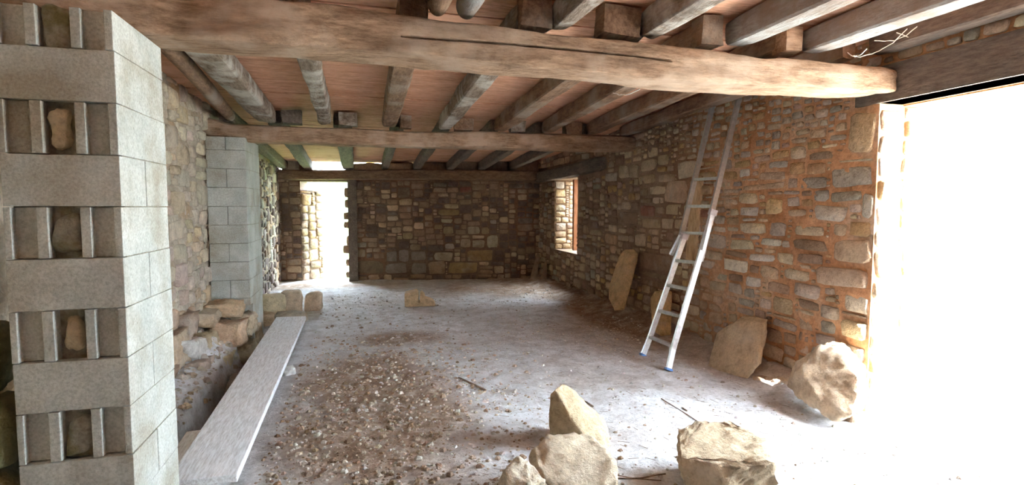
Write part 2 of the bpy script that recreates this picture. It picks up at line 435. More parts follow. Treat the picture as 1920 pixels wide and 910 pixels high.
# ---------------- right wall with the wide doorway and the small window
OP0, OP1, OPZ = 1.5, 2.97, 2.22
WY0, WY1, WZ0, WZ1 = 8.45, 9.58, .68, 1.99
Lr = 10.7 - YF
p0 = (XR, YF, -.1); dR = (0, 1, 0); nR = (-1, 0, 0)
rholes = [(OP0 - YF, 0, OP1 - YF, OPZ + .1), (WY0 - YF, WZ0 + .1, WY1 - YF, WZ1 + .1)]
wall_r = rough_wall('wall_right', p0, dR, nR, Lr, 2.95, TH_R, rholes, MORT_RIGHT, step=.045, amp=.022)
px = '''1386 314 1409 335 white|1351 341 1371 352 cream|1355 353 1386 364 cream|1392 342 1476 358 tan|1388 386 1423 408 white|1436 369 1471 406 yellow|1476 391 1515 408 tan|1525 382 1591 418 pale|1616 360 1640 413 grey|1594 400 1608 413 cream|1386 415 1441 441 cream|1443 415 1476 446 grey|1489 421 1548 446 cream|1326 437 1364 468 pale|1368 448 1414 470 cream|1425 446 1467 463 white|1485 447 1557 473 brown|1559 446 1638 496 tan|1403 474 1454 494 white|1458 472 1491 498 cream|1493 474 1546 498 brown|1313 487 1355 507 pale|1356 484 1403 512 white|1405 496 1425 514 brown|1425 498 1463 525 tan|1469 503 1520 529 cream|1529 498 1634 542 pink|1397 518 1430 540 white|1331 527 1364 547 tan|1366 529 1395 553 pale|1438 529 1485 552 tan|1487 531 1540 560 pale|1559 309 1640 356 grey|1590 208 1645 292 tan|1447 555 1490 591 tan|1546 553 1567 570 tan|1497 562 1540 584 brown|1276 570 1312 591 cream|1276 600 1312 621 cream|1327 583 1357 609 tan|1282 630 1318 651 tan|1198 474 1263 510 brown|1190 437 1213 465 cream|1198 513 1280 526 brown|1200 528 1280 542 brown|1218 347 1248 367 cream|1223 368 1246 384 cream|1246 338 1292 382 tan|1271 300 1306 337 pale|1200 384 1229 407 red|1230 386 1246 403 tan|1248 382 1281 405 tan|1203 408 1240 430 tan|1241 408 1263 431 tan|1264 410 1281 431 tan|1158 396 1197 421 brown|1135 323 1160 342 pale|1160 308 1181 337 tan|1181 307 1199 335 tan|1197 326 1232 346 tan|1234 324 1267 344 tan|1234 287 1255 312 tan|1215 275 1234 296 cream|1202 298 1232 322 tan|1352 319 1383 340 ochre|1313 345 1338 368 ochre|1134 437 1158 460 tan|1105 430 1130 442 tan|1310 320 1345 338 ochre|1310 392 1330 410 red|1320 300 1350 312 ochre|1280 300 1300 298 tan|1440 300 1480 318 grey|1500 330 1550 356 grey|1360 372 1384 386 cream|1580 552 1640 590 pale|1575 600 1640 640 cream'''
placed = []
for s in px.split('|'):
    q = s.split(); u0, v0, u1, v1 = map(float, q[:4]); A = onX(u0, (v0 + v1) / 2, XR); B = onX(u1, (v0 + v1) / 2, XR)
    um = (u0 + u1) / 2; zt, zb = onX(um, v0, XR)[2], onX(um, v1, XR)[2]
    y0, y1 = max(min(A[1], B[1]), OP1), max(A[1], B[1])
    if zt > zb and y1 - y0 > .03: placed.append((y0 - YF, zb + .1, y1 - YF, zt + .1, q[4]))
def size_r(a, z, r):
    y = a + YF
    if z > 2.05 and y < 6.2: return r.uniform(.06, .2), r.uniform(.05, .1)
    if z < .75: return r.uniform(.14, .38), r.uniform(.08, .17)
    return r.uniform(.12, .36), r.uniform(.07, .15)
def col_r(a, z, r):
    y = a + YF
    if y < 5.2: return r.choice(['tan', 'tan', 'pink', 'ochre', 'pale', 'cream', 'brown', 'grey'] if z > .7 else ['brown', 'tan', 'pink', 'grey'])
    if y < 7.6: return r.choice(['tan', 'tan', 'ochre', 'cream', 'brown', 'brown', 'pink'])
    return r.choice(['tan', 'brown', 'brown', 'grey', 'tan', 'pink'])
LINT = [(OP0 - .25 - YF, OPZ + .1, OP1 + .22 - YF, OPZ + .36), (7.3 - YF, WZ1 + .08, 10.6 - YF, WZ1 + .36)]
vis = [(0, 0, 1.3 - YF, 3.2)]                       # the stretch beside the camera is never in view
st = pack(Lr, 2.8, rholes + LINT + vis, placed, size_r, random.Random(5))
lay(st, wall_r, p0, dR, nR, col_r, random.Random(6), gap=.018, prot=(.008, .024))
# quoin stones of the doorway jamb and the window's far jamb, both seen from the room
stj = pack(TH_R, 2.3, [], [], lambda a, z, r: (r.uniform(.18, .4), r.uniform(.14, .3)), random.Random(8))
lay(stj, wall_r, (XR, OP1, -.08), (1, 0, 0), (0, -1, 0), lambda a, z, r: r.choice(['cream', 'tan', 'pale', 'ochre']), random.Random(9), most=60)
stj = pack(TH_R, WZ1 - WZ0, [], [], lambda a, z, r: (r.uniform(.12, .3), r.uniform(.08, .18)), random.Random(18))
lay(stj, wall_r, (XR, WY1, WZ0), (1, 0, 0), (0, -1, 0), lambda a, z, r: r.choice(['cream', 'tan', 'pale', 'white']), random.Random(19), most=60)

# ---------------- back wall with its doorway
def back_a(x): return (x - BW0.x) / BD.x
DA0, DA1, DZ = back_a(-1.21), back_a(-.31), 1.99
Lb = (BW1 - BW0).length
p0b = (BW0.x, BW0.y, -.1)
bholes = [(DA0, 0, DA1, DZ + .1)]
wall_b = rough_wall('wall_back', p0b, BD, BN, Lb, 2.32, .5, bholes, MORT_BACK)
pxb = '''661 356 680 368 tan|689 368 714 382 tan|663 371 682 382 tan|686 410 705 421 tan|733 426 753 438 cream|668 454 689 465 pale|668 466 686 484 tan|710 458 725 465 cream|754 436 775 449 tan|724 470 746 492 grey|747 468 767 492 grey|722 493 765 514 grey|812 472 851 491 cream|833 456 853 468 pale|874 468 927 491 ochre|863 447 884 466 cream|884 449 909 466 cream|912 440 935 466 cream|876 424 900 440 cream|902 426 918 440 tan|830 424 851 440 tan|826 410 849 419 cream|802 489 835 515 tan|839 491 897 515 ochre|918 412 932 421 pale|819 392 861 405 ochre|668 487 719 515 brown|860 350 885 362 red|745 350 770 372 brown|770 470 800 490 grey|770 492 800 515 grey'''
placedb = []
for s in pxb.split('|'):
    q = s.split(); u0, v0, u1, v1 = map(float, q[:4])
    A = onPlane(u0, v1, BW0, BN); B = onPlane(u1, v0, BW0, BN)
    a0, a1 = back_a(A[0]), back_a(B[0]); placedb.append((a0, max(0, A[2] + .1), a1, B[2] + .1, q[4]))
stb = pack(Lb, 2.12, bholes, placedb, lambda a, z, r: (r.uniform(.12, .36), r.uniform(.08, .17)), random.Random(21))
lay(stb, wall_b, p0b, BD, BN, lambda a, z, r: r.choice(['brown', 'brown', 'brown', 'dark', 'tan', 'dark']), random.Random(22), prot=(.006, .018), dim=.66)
# splayed left reveal of the doorway
A0 = np.array(BW0 + BD * DA0); A1 = np.array(BW0 + BD * (DA0 + .27) - BN * .58)
b = MB()
b.add([(A0[0], A0[1], -.1), (A1[0], A1[1], -.1), (A0[0] - BN.x * .58, A0[1] - BN.y * .58, -.1),
       (A0[0], A0[1], 1.82), (A1[0], A1[1], 1.82), (A0[0] - BN.x * .58, A0[1] - BN.y * .58, 1.82)],
      [(0, 1, 4, 3), (1, 2, 5, 4), (2, 0, 3, 5), (3, 4, 5), (0, 2, 1)])
b.build('door_reveal', MORT_BACK, wall_b)
dd = (A1 - A0); Ld = np.linalg.norm(dd); dd /= Ld; nn = np.array([dd[1], -dd[0], 0])
std = pack(Ld, 1.82, [], [], lambda a, z, r: (r.uniform(.2, .45), r.uniform(.14, .26)), random.Random(31))
lay(std, wall_b, (A0[0], A0[1], 0), dd, nn, lambda a, z, r: r.choice(['brown', 'tan', 'ochre', 'brown']), random.Random(32), most=80)
for k, z in enumerate([.1, .34, .62, .8, 1.12, 1.3, 1.55, 1.78]):       # jagged right jamb
    P = BW0 + BD * (DA1 + .01 - .05 * ((k * 7) % 3) / 2) - BN * (.25 + .1 * (k % 2)); h = .13 + .07 * ((k * 5) % 4) / 3
    rock('stone', [(P.x + sx * .12, P.y + sy * .14, z + sz * h / 2) for sx in (-1, 1) for sy in (-1, 1) for sz in (-1, 1)], STONE, wall_b, 40 + k, 2, .012, 6, 1, PAL['brown'])
# rubble between the joists on top of the back wall; the bays without it are open to the sky
for (x0, x1, z0, z1, c, k) in ((-2.1, -1.62, 2.16, 2.5, 'brown', 0), (-1.56, -1.2, 2.18, 2.46, 'white', 1), (-1.22, -.98, 2.16, 2.46, 'brown', 2), (-.2, .42, 2.2, 2.365, 'tan', 3),
                            (.4, 1.02, 2.2, 2.385, 'tan', 4), (1.0, 1.7, 2.2, 2.41, 'brown', 5), (1.66, 2.34, 2.16, 2.5, 'brown', 6), (2.3, 2.98, 2.16, 2.5, 'dark', 7), (2.9, 3.8, 2.16, 2.5, 'brown', 8)):
    y = BW0.y + BD.y * back_a((x0 + x1) / 2) - .0
    rock('stone', [(x, y + dy, z) for x in (x0, x1) for dy in (.02, .34) for z in (z0, z1)], STONE, wall_b, 60 + k, 3, .03, 5, 1, PAL[c])

# ---------------- left wall
p0l = (XL, 11.9, -.3); dL = (0, -1, 0); nL = (1, 0, 0); Ll = 11.9 - YF
wall_l = rough_wall('wall_left', p0l, dL, nL, Ll, 3.1, .5, [], MORT_LEFT, step=.05, amp=.04)
def size_l(a, z, r): return r.uniform(.16, .46), r.uniform(.12, .27)
hid = [(0, 0, 3.9, 3.2), (11.9 - 6.35, 0, 11.9 - 6.35 + .0, 3.2), (11.9 - 4.3, 0, Ll, 3.2)]
stl = pack(Ll, 2.95, hid + [(3.9, 0, 4.8, .4)], [], size_l, random.Random(51))
lay(stl, wall_l, p0l, dL, nL, lambda a, z, r: r.choice(['lime', 'lime', 'pale', 'cream'] if z > .9 else ['pale', 'cream', 'tan', 'lime']), random.Random(52), gap=.03, prot=(.012, .045))
stl = pack(3.9, 2.6, [], [], size_l, random.Random(53))  # stretch past the second pillar: its shade is put into darker stone colours
lay(stl, wall_l, p0l, dL, nL, lambda a, z, r: r.choice(['brown', 'dark', 'grey', 'dark']), random.Random(54), gap=.02, prot=(.012, .03), most=120)
# rubble footing that juts out under the second pillar
foot = [((-1.66, 6.02, .38), (.5, .5, .16), 'tan'), ((-1.42, 6.22, .42), (.36, .36, .14), 'tan'), ((-1.6, 5.75, .12), (.42, .4, .3), 'tan'), ((-1.38, 6.05, .18), (.34, .3, .26), 'tan'),
        ((-1.32, 6.42, .2), (.3, .34, .24), 'cream'), ((-1.45, 5.75, -.05), (.34, .34, .2), 'cream'), ((-1.3, 6.2, -.06), (.34, .4, .22), 'tan'), ((-1.52, 5.3, .02), (.3, .3, .2), 'pink'),
        ((-1.62, 5.05, .28), (.26, .4, .3), 'tan'), ((-1.62, 5.4, .42), (.24, .36, .24), 'pink'), ((-1.62, 4.7, .05), (.3, .4, .3), 'brown'), ((-1.32, 6.7, -.02), (.3, .4, .3), 'cream')]
for k, (c, s, cn) in enumerate(foot):
    rr = random.Random(70 + k)
    rock('stone', [(c[0] + sx * s[0] / 2 * rr.uniform(.7, 1), c[1] + sy * s[1] / 2 * rr.uniform(.7, 1), c[2] + sz * s[2] / 2 * rr.uniform(.8, 1)) for sx in (-1, 1) for sy in (-1, 1) for sz in (-1, 1)],
         STONE, wall_l, 70 + k, 6, .035, 8, 0, shade(PAL[cn], rr), None, .7)
wp = [onX(u, v, -1.45) for u, v in ((350, 640), (425, 625), (430, 655), (415, 690), (365, 672))]
rock('stone', slab_pts(wp, (-.3, .05, 0)), STONE, wall_l, 91, 4, .02, 6, 1, (.6, .57, .54))

# ---------------- wall behind the camera
struct(rough_wall('wall_front', (XR + .4, YF, -.1), (-1, 0, 0), (0, 1, 0), 5.6, 2.95, .4, [], MORT_BACK, step=.3))

# ---------------- ceiling deck and its boards
dv = []; ys = [-2.6, 2.9, 6.5, 11.35]
for y in ys:
    for x in (-2.1, 3.9): dv += [(x, y, ceil_z(y) + .2), (x, y, ceil_z(y) + .26)]
df = []
for i in range(3):
    a = i * 4; df += [(a, a + 4, a + 6, a + 2), (a + 1, a + 3, a + 7, a + 5), (a, a + 1, a + 5, a + 4), (a + 2, a + 6, a + 7, a + 3)]
df += [(0, 2, 3, 1), (12, 13, 15, 14)]
ceiling = struct(fix(mk('ceiling', dv, df, W_BOARD)))
y = .3; r = random.Random(3)
while y < 11.3:
    w = r.uniform(.15, .23) if y < 6.5 else r.uniform(.2, .3)
    z0, z1 = ceil_z(y) + .167 + r.uniform(-.004, .006), ceil_z(y + w) + .167 + r.uniform(-.004, .006)
    b = MB(); x0, x1 = -2.05 + r.uniform(0, .05), 3.85
    b.add([(x0, y, z0), (x1, y, z0), (x1, y + w - .006, z1), (x0, y + w - .006, z1), (x0, y, z0 + .03), (x1, y, z0 + .03), (x1, y + w - .006, z1 + .03), (x0, y + w - .006, z1 + .03)],
          [(0, 1, 2, 3), (4, 7, 6, 5), (0, 4, 5, 1), (2, 6, 7, 3), (1, 5, 6, 2), (0, 3, 7, 4)])
    b.build('ceiling_board', W_BOARD, ceiling, loc=(0, y, z0)); y += w

# ------------------------------------------------------------------ beams and joists
def hewn(name, secs, mat, axis='x', seed=0, amp=.02, n=20, step=.06, square=.32, parent=None, lumps=2.2, split=None):
    """secs: (t, centre across, centre z, width, height) along axis; irregular rounded section"""
    T = [s[0] for s in secs]; m = max(3, int((T[-1] - T[0]) / step)); V = []; loc = None
    for i in range(m + 1):
        t = T[0] + (T[-1] - T[0]) * i / m
        c, z, w, h = [float(np.interp(t, T, [s[k] for s in secs])) for k in (1, 2, 3, 4)]
        e = min(1.0, .86 + .14 * min(i, m - i) / 1.5)
        for k in range(n):
            if square > .6:
                a = 2 * math.pi * (k + .5) / n; ca, sa = math.cos(a), math.sin(a)
            else:                                   # squared timber: even steps round the section, arrises worn off
                p_ = 4 * (k + .5) / n; sd = int(p_); f_ = 2 * (p_ - sd) - 1
                ca, sa = ((1, f_), (-f_, 1), (-1, -f_), (f_, -1))[sd]
                rn = 1 - (.05 + .3 * square) * abs(ca * sa) ** 5; ca *= rn; sa *= rn
            x = ca * w / 2 * e; zz = sa * h / 2 * e
            q = Vector((t * .55, x * 2.4 + seed * 5.1, zz * 2.4))
            g = 1 + (noise.fractal(q * lumps, 1.0, 2.0, 4) * amp + .3 * amp * noise.noise(Vector((t * 9, x * 14, zz * 14 + seed)))) / (max(.05, math.hypot(x, zz)))
            if split and x < 0 and split[0][0] < t < split[-1][0]:          # open drying split in the front face
                dzc = (z + zz * g) - float(np.interp(t, [q[0] for q in split], [q[1] for q in split]))
                x += .03 * math.exp(-(dzc / .0045) ** 2)
            V.append((t, c + x * g, z + zz * g) if axis == 'x' else (c + x * g, t, z + zz * g))
    Fc = []
    for i in range(m):
        for k in range(n): Fc.append((i * n + k, i * n + (k + 1) % n, (i + 1) * n + (k + 1) % n, (i + 1) * n + k))
    Fc += [tuple(range(n)), tuple(range(m * n, (m + 1) * n))]
    l = Vector(V[0]); V = [Vector(v) - l for v in V]
    o = fix(mk(name, V, Fc, mat, parent, tuple(l), True))
    try: o.data.set_sharp_from_angle(angle=math.radians(28))
    except Exception: pass
    return o

# near beam, measured along its front face: top edge, lower arris, far lower arris
secs = [(-1.66, 2.72, 2.46, .36, .44)]
for (u, t, cr, bt) in ((330, -14, 70, 97), (500, -6, 82, 109), (640, 8, 94, 120), (760, 26, 99, 133), (960, 52, 122, 144), (1160, 72, 139, 158), (1260, 83, 149, 170),
                       (1330, 92, 156, 176), (1400, 104, 161, 181), (1430, 111, 161, 182), (1470, 107, 160, 183), (1520, 112, 162, 183), (1560, 119, 168, 184), (1600, 121, 172, 184)):
    yf = 2.82 if u > 500 else 2.76
    A, B = onY(u, t, yf), onY(u, cr, yf); w = .27
    Q = onZ(u, bt, B[2]); w = min(.34, max(.2, Q[1] - yf))
    secs.append((A[0], yf + w / 2, (A[2] + B[2]) / 2, w, A[2] - B[2]))
secs = [q if q[0] < 2.8 else (q[0], 2.93, q[2], .24, q[4]) for q in secs]
secs.append((3.46, 2.93, secs[-1][2] + .01, .24, secs[-1][4] * .95))
secs.sort()
beam1 = tag(hewn('ceiling_beam', secs, W_BEAM, seed=1, amp=.018, n=128, step=.05, square=.03, split=[(q[0], q[2]) for q in (onY(u, v, 2.82) for u, v in ((770, 69), (900, 78), (980, 84), (1080, 93), (1200, 106), (1250, 113)))]), 'thick rough-hewn oak beam nearest the camera, resting on the near block pillar', 'beam', 'oak cross beams')
secs = [(-1.66, 6.55, 2.36, .26, .25)]
for (u, t, cr, bt) in ((430, 236, 262, 273), (520, 238, 266, 275), (620, 241, 269, 279), (800, 250, 275, 285), (920, 250, 277, 285), (1040, 254, 280, 287), (1140, 256, 282, 289), (1195, 258, 282, 288)):
    A, B = onY(u, t, 6.42), onY(u, cr, 6.42)
    secs.append((A[0], 6.55, (A[2] + B[2]) / 2 + .01, .26, A[2] - B[2] + .03))
secs.sort()
beam2 = tag(hewn('ceiling_beam', secs, W_BEAM, seed=2, amp=.016), 'slimmer hewn oak beam across the middle of the room, on the second block pillar', 'beam', 'oak cross beams')
def by(x): return BW0.y + BD.y * back_a(x)
beam3 = tag(hewn('ceiling_beam', [(-1.75, by(-1.75) - .06, 2.1, .22, .18), (1, by(1) - .06, 2.13, .22, .2), (3.45, by(3.45) - .06, 2.12, .22, .2)], W_BEAM3, seed=3, amp=.012),
            'dark beam lying along the top of the back wall over the doorway', 'beam', 'oak cross beams')

ORD = ['first', 'second', 'third', 'fourth', 'fifth', 'sixth', 'seventh', 'eighth', 'ninth']
def joist(y0, y1, x0, x1, w, h, mat, label, group, seed, square=.16, amp=.014, dz=0):
    s = [(t, float(np.interp(t, [y0, y1], [x0, x1])), ceil_z(t) + h / 2 + dz, w, h) for t in np.linspace(y0, y1, 6)]
    return tag(hewn('joist', s, mat, 'y', seed, amp, 24, .1, square), label, 'joist', group)
G1, G2, G3 = 'joists between the near and middle beams', 'joists over the doorway bay in front of the near beam', 'joists between the middle beam and the back wall'
joist(2.965, 6.56, -1.12, -1.4, .12, .13, W_JOISTD, 'thin round pole joist nearest the left wall, between near and middle beams', G1, 11, .9, .008)
J12 = [(-.97, -1.03, .22, W_JOIST, 'wide dusty grey joist beside the pole joist at the left wall'),
       (-.33, -.4, .14, W_JOIST, 'narrow crooked pale joist, third from the left between near and middle beams'),
       (.28, .31, .17, W_JOISTD, 'joist with a flaking dusty underside, fourth from the left behind the near beam'),
       (.92, .97, .17, W_JOIST, 'speckled white-dusted joist, fifth from the left behind the near beam'),
       (1.58, 1.66, .17, W_JOISTD, 'smooth brown joist, sixth from the left behind the near beam'),
       (2.08, 2.28, .15, W_JOISTD, 'pale-edged joist with a hanging splinter, seventh from the left behind the near beam'),
       (2.66, 2.9, .14, W_JOISTD, 'thin brown joist, eighth from the left behind the near beam')]
for k, (x0, x1, w, m, lb) in enumerate(J12): joist(2.965, 6.56, x0, x1, w, .16, m, lb, G1, 12 + k, amp=.02 if k == 1 else .012)
joist(2.965, 6.56, 3.2, 3.36, .12, .14, W_JOISTD, 'last joist behind the near beam, tight against the right stone wall', G1, 20)
JF = [(.39, .13, W_JOISTD, 'dark round log end resting on the near beam', .9, 2.62), (.545, .13, W_JOISTW, 'pale peeled log end resting on the near beam', .9, 2.62)]
for k, (x, w, m, lb, sq, ye) in enumerate(JF): joist(.2, 2.93, x, x + .01, w, .15, m, lb, G2, 30 + k, sq, .006)
J0 = [(1.11, 1.1, .12, W_JOIST, 'dusty joist next to the two log ends, running over the near beam'),
      (1.65, 1.66, .13, W_JOIST, 'crooked bark-edged joist, second right of the two log ends'),
      (2.28, 2.28, .16, W_JOISTW, 'broad pale grey joist over the right half of the near beam'),
      (2.87, 2.86, .16, W_JOISTW, 'pale grey joist over the near beam, closest to the bright doorway')]
for k, (x0, x1, w, m, lb) in enumerate(J0): joist(.2, 2.95, x0, x1, w, .16, m, lb, G2, 34 + k, amp=.02 if k == 1 else .01)
joist(.2, 2.95, 3.4, 3.42, .14, .16, W_DARK, 'grey joist laid along the wall above the doorway lintel', G2, 39, dz=.04)
J23 = [(-1.45, -1.5, .14, 'grey'), (-.95, -1.05, .17, ''), (-.22, -.29, .22, ''), (.42, .42, .14, ''), (.98, 1.05, .14, ''), (1.6, 1.7, .14, ''), (2.2, 2.34, .14, ''), (2.85, 2.95, .14, '')]
for k, (x0, x1, w, c) in enumerate(J23):
    joist(6.575, by(x1) + .2, x0 + .0, x1, w, .16, W_DARK, 'dark joist between middle beam and back wall, %s from the left' % ORD[k], G3, 50 + k)

# blocks wedged between the joists on top of the beams
def infill(x0, x1, y0, y1, z0, z1, mat, label, group, seed, col):
    rr = random.Random(seed)
    o = rock('infill_block', [(x + rr.uniform(-.012, .012), y + rr.uniform(-.01, .01), z + rr.uniform(-.01, .01)) for x in (x0, x1) for y in (y0, y1) for z in (z0, z1)], mat, None, seed, 3, .006, 6, 0, col, round_shade=False)
    return tag(o, label, 'block', group)
GB = 'blocks wedged between joists'
for k, (x0, x1, z1, m, lb) in enumerate([(.86, 1.02, 2.655, W_JOISTD, 'brown wood block on the near beam, left of the dusty joist'), (1.34, 1.58, 2.655, W_JOISTD, 'wide brown block on the near beam between two joists above its middle'),
                                  (2.0, 2.14, 2.655, W_JOISTD, 'brown block on the near beam, left of the broad pale grey joist'), (2.6, 2.74, 2.655, W_BEAM, 'pale brown block on the near beam, between the two pale grey joists')]):
    infill(x0, x1, 2.88, 3.0, 2.49, z1, m, lb, GB, 100 + k, (1, 1, 1))
for k, (x0, x1, m, lb) in enumerate([(-.86, -.66, W_DARK, 'dark rounded stone on the middle beam beside the wide dusty joist'), (-.26, -.06, W_JOIST, 'pale wedge block on the middle beam right of the narrow crooked joist'),
                                     (.43, .56, W_JOISTD, 'brown block on the middle beam, right of the flaking joist'), (1.08, 1.3, W_JOISTD, 'brown block on the middle beam, right of the speckled joist'),
                                     (1.78, 1.96, W_JOIST, 'tan block on the middle beam, right of the smooth brown joist'), (2.5, 2.72, W_JOISTD, 'brown block on the middle beam near its right end')]):
    infill(x0, x1, 6.44, 6.6, 2.42, 2.57, m, lb, GB, 110 + k, (1, 1, 1))

# lintels
b = MB(); b.box(XR - .02, XR + .2, OP0 - .2, OP1 + .18, OPZ, OPZ + .25)
lin = b.build('lintel', W_DARK, loc=(XR, OP0, OPZ)); tag(lin, 'dark timber lintel over the wide bright doorway on the right', 'lintel')
b = MB(); b.box(XR + .22, XR + TH_R, OP0 - .2, OP1 + .18, OPZ - .01, OPZ + .22)
lin = b.build('lintel', W_STRIP, loc=(XR, OP0, OPZ)); tag(lin, 'outer sunlit timber lintel behind the dark one over the wide doorway', 'lintel')
o = hewn('lintel', [(7.35, XR - .02, 2.14, .2, .2), (9, XR - .02, 2.1, .2, .22), (10.5, XR - .02, 2.08, .2, .2)], W_DARK, 'y', 77, .012, 14, .1)
tag(o, 'dark timber lintel over the small window in the right wall', 'lintel')
# cover above window, post in the window, post beside the back doorway
b = MB(); b.box(XR + .24, XR + .33, 9.2, 9.28, WZ0 - .02, WZ1 + .02)
tag(b.build('window_post', W_RED, loc=(XR + .28, 9.24, WZ0)), 'red-brown upright timber post standing in the small window', 'post')
P = BW0 + BD * (DA1 + .1)
b = MB(); b.box(P.x - .09, P.x + .08, P.y - .09, P.y + .06, -.05, 2.02)
tag(b.build('door_post', W_DARK, loc=(P.x, P.y, 0)), 'dark timber post at the right edge of the back doorway', 'post')

# ------------------------------------------------------------------ concrete block pillars
def comb(x0, x1, y0, y1, z0, z1, groove):       # block with a recessed slot in its front end
    g0, g1, dp = groove
    prof = [(x0, y0), (g0, y0), (g0, y0 + dp), (g1, y0 + dp), (g1, y0), (x1, y0), (x1, y1), (x0, y1)]
    n = len(prof); v = [(x, y, z0) for x, y in prof] + [(x, y, z1) for x, y in prof]
    f = [(i, (i + 1) % n, n + (i + 1) % n, n + i) for i in range(n)]
    f += [(0, 1, 6, 7), (1, 2, 3, 6), (3, 4, 5, 6)] + [(8, 15, 14, 9), (9, 14, 11, 10), (11, 14, 13, 12)]
    return v, f
def bevel(o, w=.004):
    bm = bmesh.new(); bm.from_mesh(o.data)
    bmesh.ops.bevel(bm, geom=[e for e in bm.edges if e.is_manifold and e.calc_face_angle(0) > .5], offset=w, segments=2, affect='EDGES', profile=.6)
    bm.to_mesh(o.data); bm.free(); return o
def pillar(x0, x1, y0, y1, z0, ztop, zref, label, seed, slots=True, mud=True):
    t = empty('block_pillar', ((x0 + x1) / 2, (y0 + y1) / 2, z0)); tag(t, label, 'pillar', 'concrete block pillars')
    base = Vector(t.location); rr = random.Random(seed); kz = math.floor((z0 - zref) / .2); xm = (x0 + x1) / 2; ym = (y0 + y1) / 2
    core = MB(); core.box(x0 + .012, x1 - .002, y0 + .045, y1 - .012, z0, ztop - .005)
    c = core.build('mortar', CONC2, None, loc=base); c.parent = t; c.location = (0, 0, 0)
    while True:
        za = zref + kz * .2; zb = za + .196
        if za >= ztop - .03: break
        za2, zb2 = max(za, z0), min(zb, ztop)
        if zb2 - za2 > .03:
            j = lambda k=.004: rr.uniform(-k, k)
            if kz % 2 == 0:
                for (a, b2) in ((y0, ym - .004), (ym + .004, y1)):
                    m = MB(); dx = abs(j()); m.box(x0, x1 + dx, a + j(), b2, za2, zb2)
                    o = m.build('block', CONC, None, loc=base); o.parent = t; o.location = (0, 0, 0); bevel(o, .003)
            else:
                W = (x1 - x0)
                if not slots:
                    for (a, b2) in ((x0, xm - .002), (xm + .002, x1)):
                        m = MB(); m.box(a, b2 + j(.002), y0 + j(), y1 + j(.003), za2, zb2)
                        o = m.build('block', CONC, None, loc=base); o.parent = t; o.location = (0, 0, 0); bevel(o, .003)
                    kz += 1; continue
                for (a, b2, g) in ((x0, x0 + .36 * W, (x0 + .06 * W, x0 + .27 * W)), (x0 + .64 * W, x1, (x0 + .73 * W, x0 + .93 * W))):
                    v, f = comb(a, b2 + abs(j()), y0 + j(), y1 + j(.003), za2, zb2, (*g, -.0 + .03 if slots else .006))
                    m = MB(); m.add(v, f)
                    o = m.build('block', CONC, None, loc=base); o.parent = t; o.location = (0, 0, 0); bevel(o, .003)
                if slots:
                    big = (kz // 2) % 2 == 0
                    cx = xm + rr.uniform(-.006, .006); hw = .032 if big else .052; hh = .085
                    cz = (za2 + zb2) / 2
                    o = rock('mortar_lump', [(cx + sx * hw * rr.uniform(.7, 1), y0 + .05 + sy * (.035 if sy < 0 else .03), cz + sz * hh * rr.uniform(.7, 1)) for sx in (-1, 1) for sy in (-1, 1) for sz in (-1, 1)],
                             STONE if big else CONC2, None, seed + kz, 4, .016, 14, 2, (.62, .52, .36))
                    o.location = Vector(o.location) - base; o.parent = t
        kz += 1
    return t
p1 = pillar(-1.30, -.92, 2.43, 2.95, -.1, 2.25, 1.5, 'large near concrete block pillar at the left edge with slotted block ends', 5)
p2 = pillar(-1.595, -1.215, 6.33, 7.1, .42, 2.235, 1.5, 'smaller far concrete block pillar carrying the middle beam', 6, False)
# its lower edge runs down to the floor
m = MB(); m.box(-1.34, -1.22, 6.5, 7.1, -.1, .425); o = m.build('footing', CONC, None, loc=p2.location); o.parent = p2; o.location = (0, 0, 0); bevel(o, .01)
# mossy stones left of the near pillar
for k, (x, y, z, s) in enumerate([(-1.42, 2.52, .62, .2), (-1.45, 2.55, .3, .24), (-1.4, 2.5, .02, .22), (-1.47, 2.55, .9, .2)]):
    rr = random.Random(k)
    o = rock('wall_stone', [(x + sx * s * .5 * rr.uniform(.7, 1), y + sy * s * .5, z + sz * s * .75 * rr.uniform(.8, 1)) for sx in (-1, 1) for sy in (-1, 1) for sz in (-1, 1)], STONE, wall_l, 130 + k, 4, .03, 6, 2, (.2, .19, .09))
    o.name = 'stone'

# ------------------------------------------------------------------ loose stones
LS = 'loose rubble stones lying on the floor'
def loose(name, pts, col, label, seed, cuts=7, amp=.02, scale=5, it=3, cat='stone', fine=.4):
    return tag(rock(name, pts, ROCK, None, seed, cuts, amp, scale, it, col, None, fine), label, cat, LS)
V3 = lambda u, v, y: Vector(onY(u, v, y))
loose('rubble_stone', [(1.09, 3.04, .34), (1.11, 3.02, .375), (1.19, 3.1, .38), (1.3, 3.16, .3), (1.09, 3.06, -.04), (1.34, 2.86, -.04), (1.49, 3.0, -.04), (1.5, 3.1, .1), (1.42, 3.0, .12), (1.4, 3.3, -.04), (1.36, 3.24, .18), (1.14, 3.2, -.04), (1.14, 3.16, .28)],
      (.42, .33, .21), 'pointed upright rubble stone in the foreground, behind the flat block', 201, 9, .01, 6, 1, fine=.8)
loose('rubble_stone', [(.83, 2.62, .22), (.95, 2.68, .26), (1.2, 2.7, .24), (1.24, 2.5, .2), (1.21, 2.34, .13), (.93, 2.3, .11), (.82, 2.42, .16), (.82, 2.6, -.03), (1.22, 2.68, -.03), (1.2, 2.32, -.03), (.9, 2.3, -.03)],
      (.5, .42, .31), 'flat pitted block lying in the foreground before the pointed stone', 202, 9, .018, 7, 1, fine=.7)
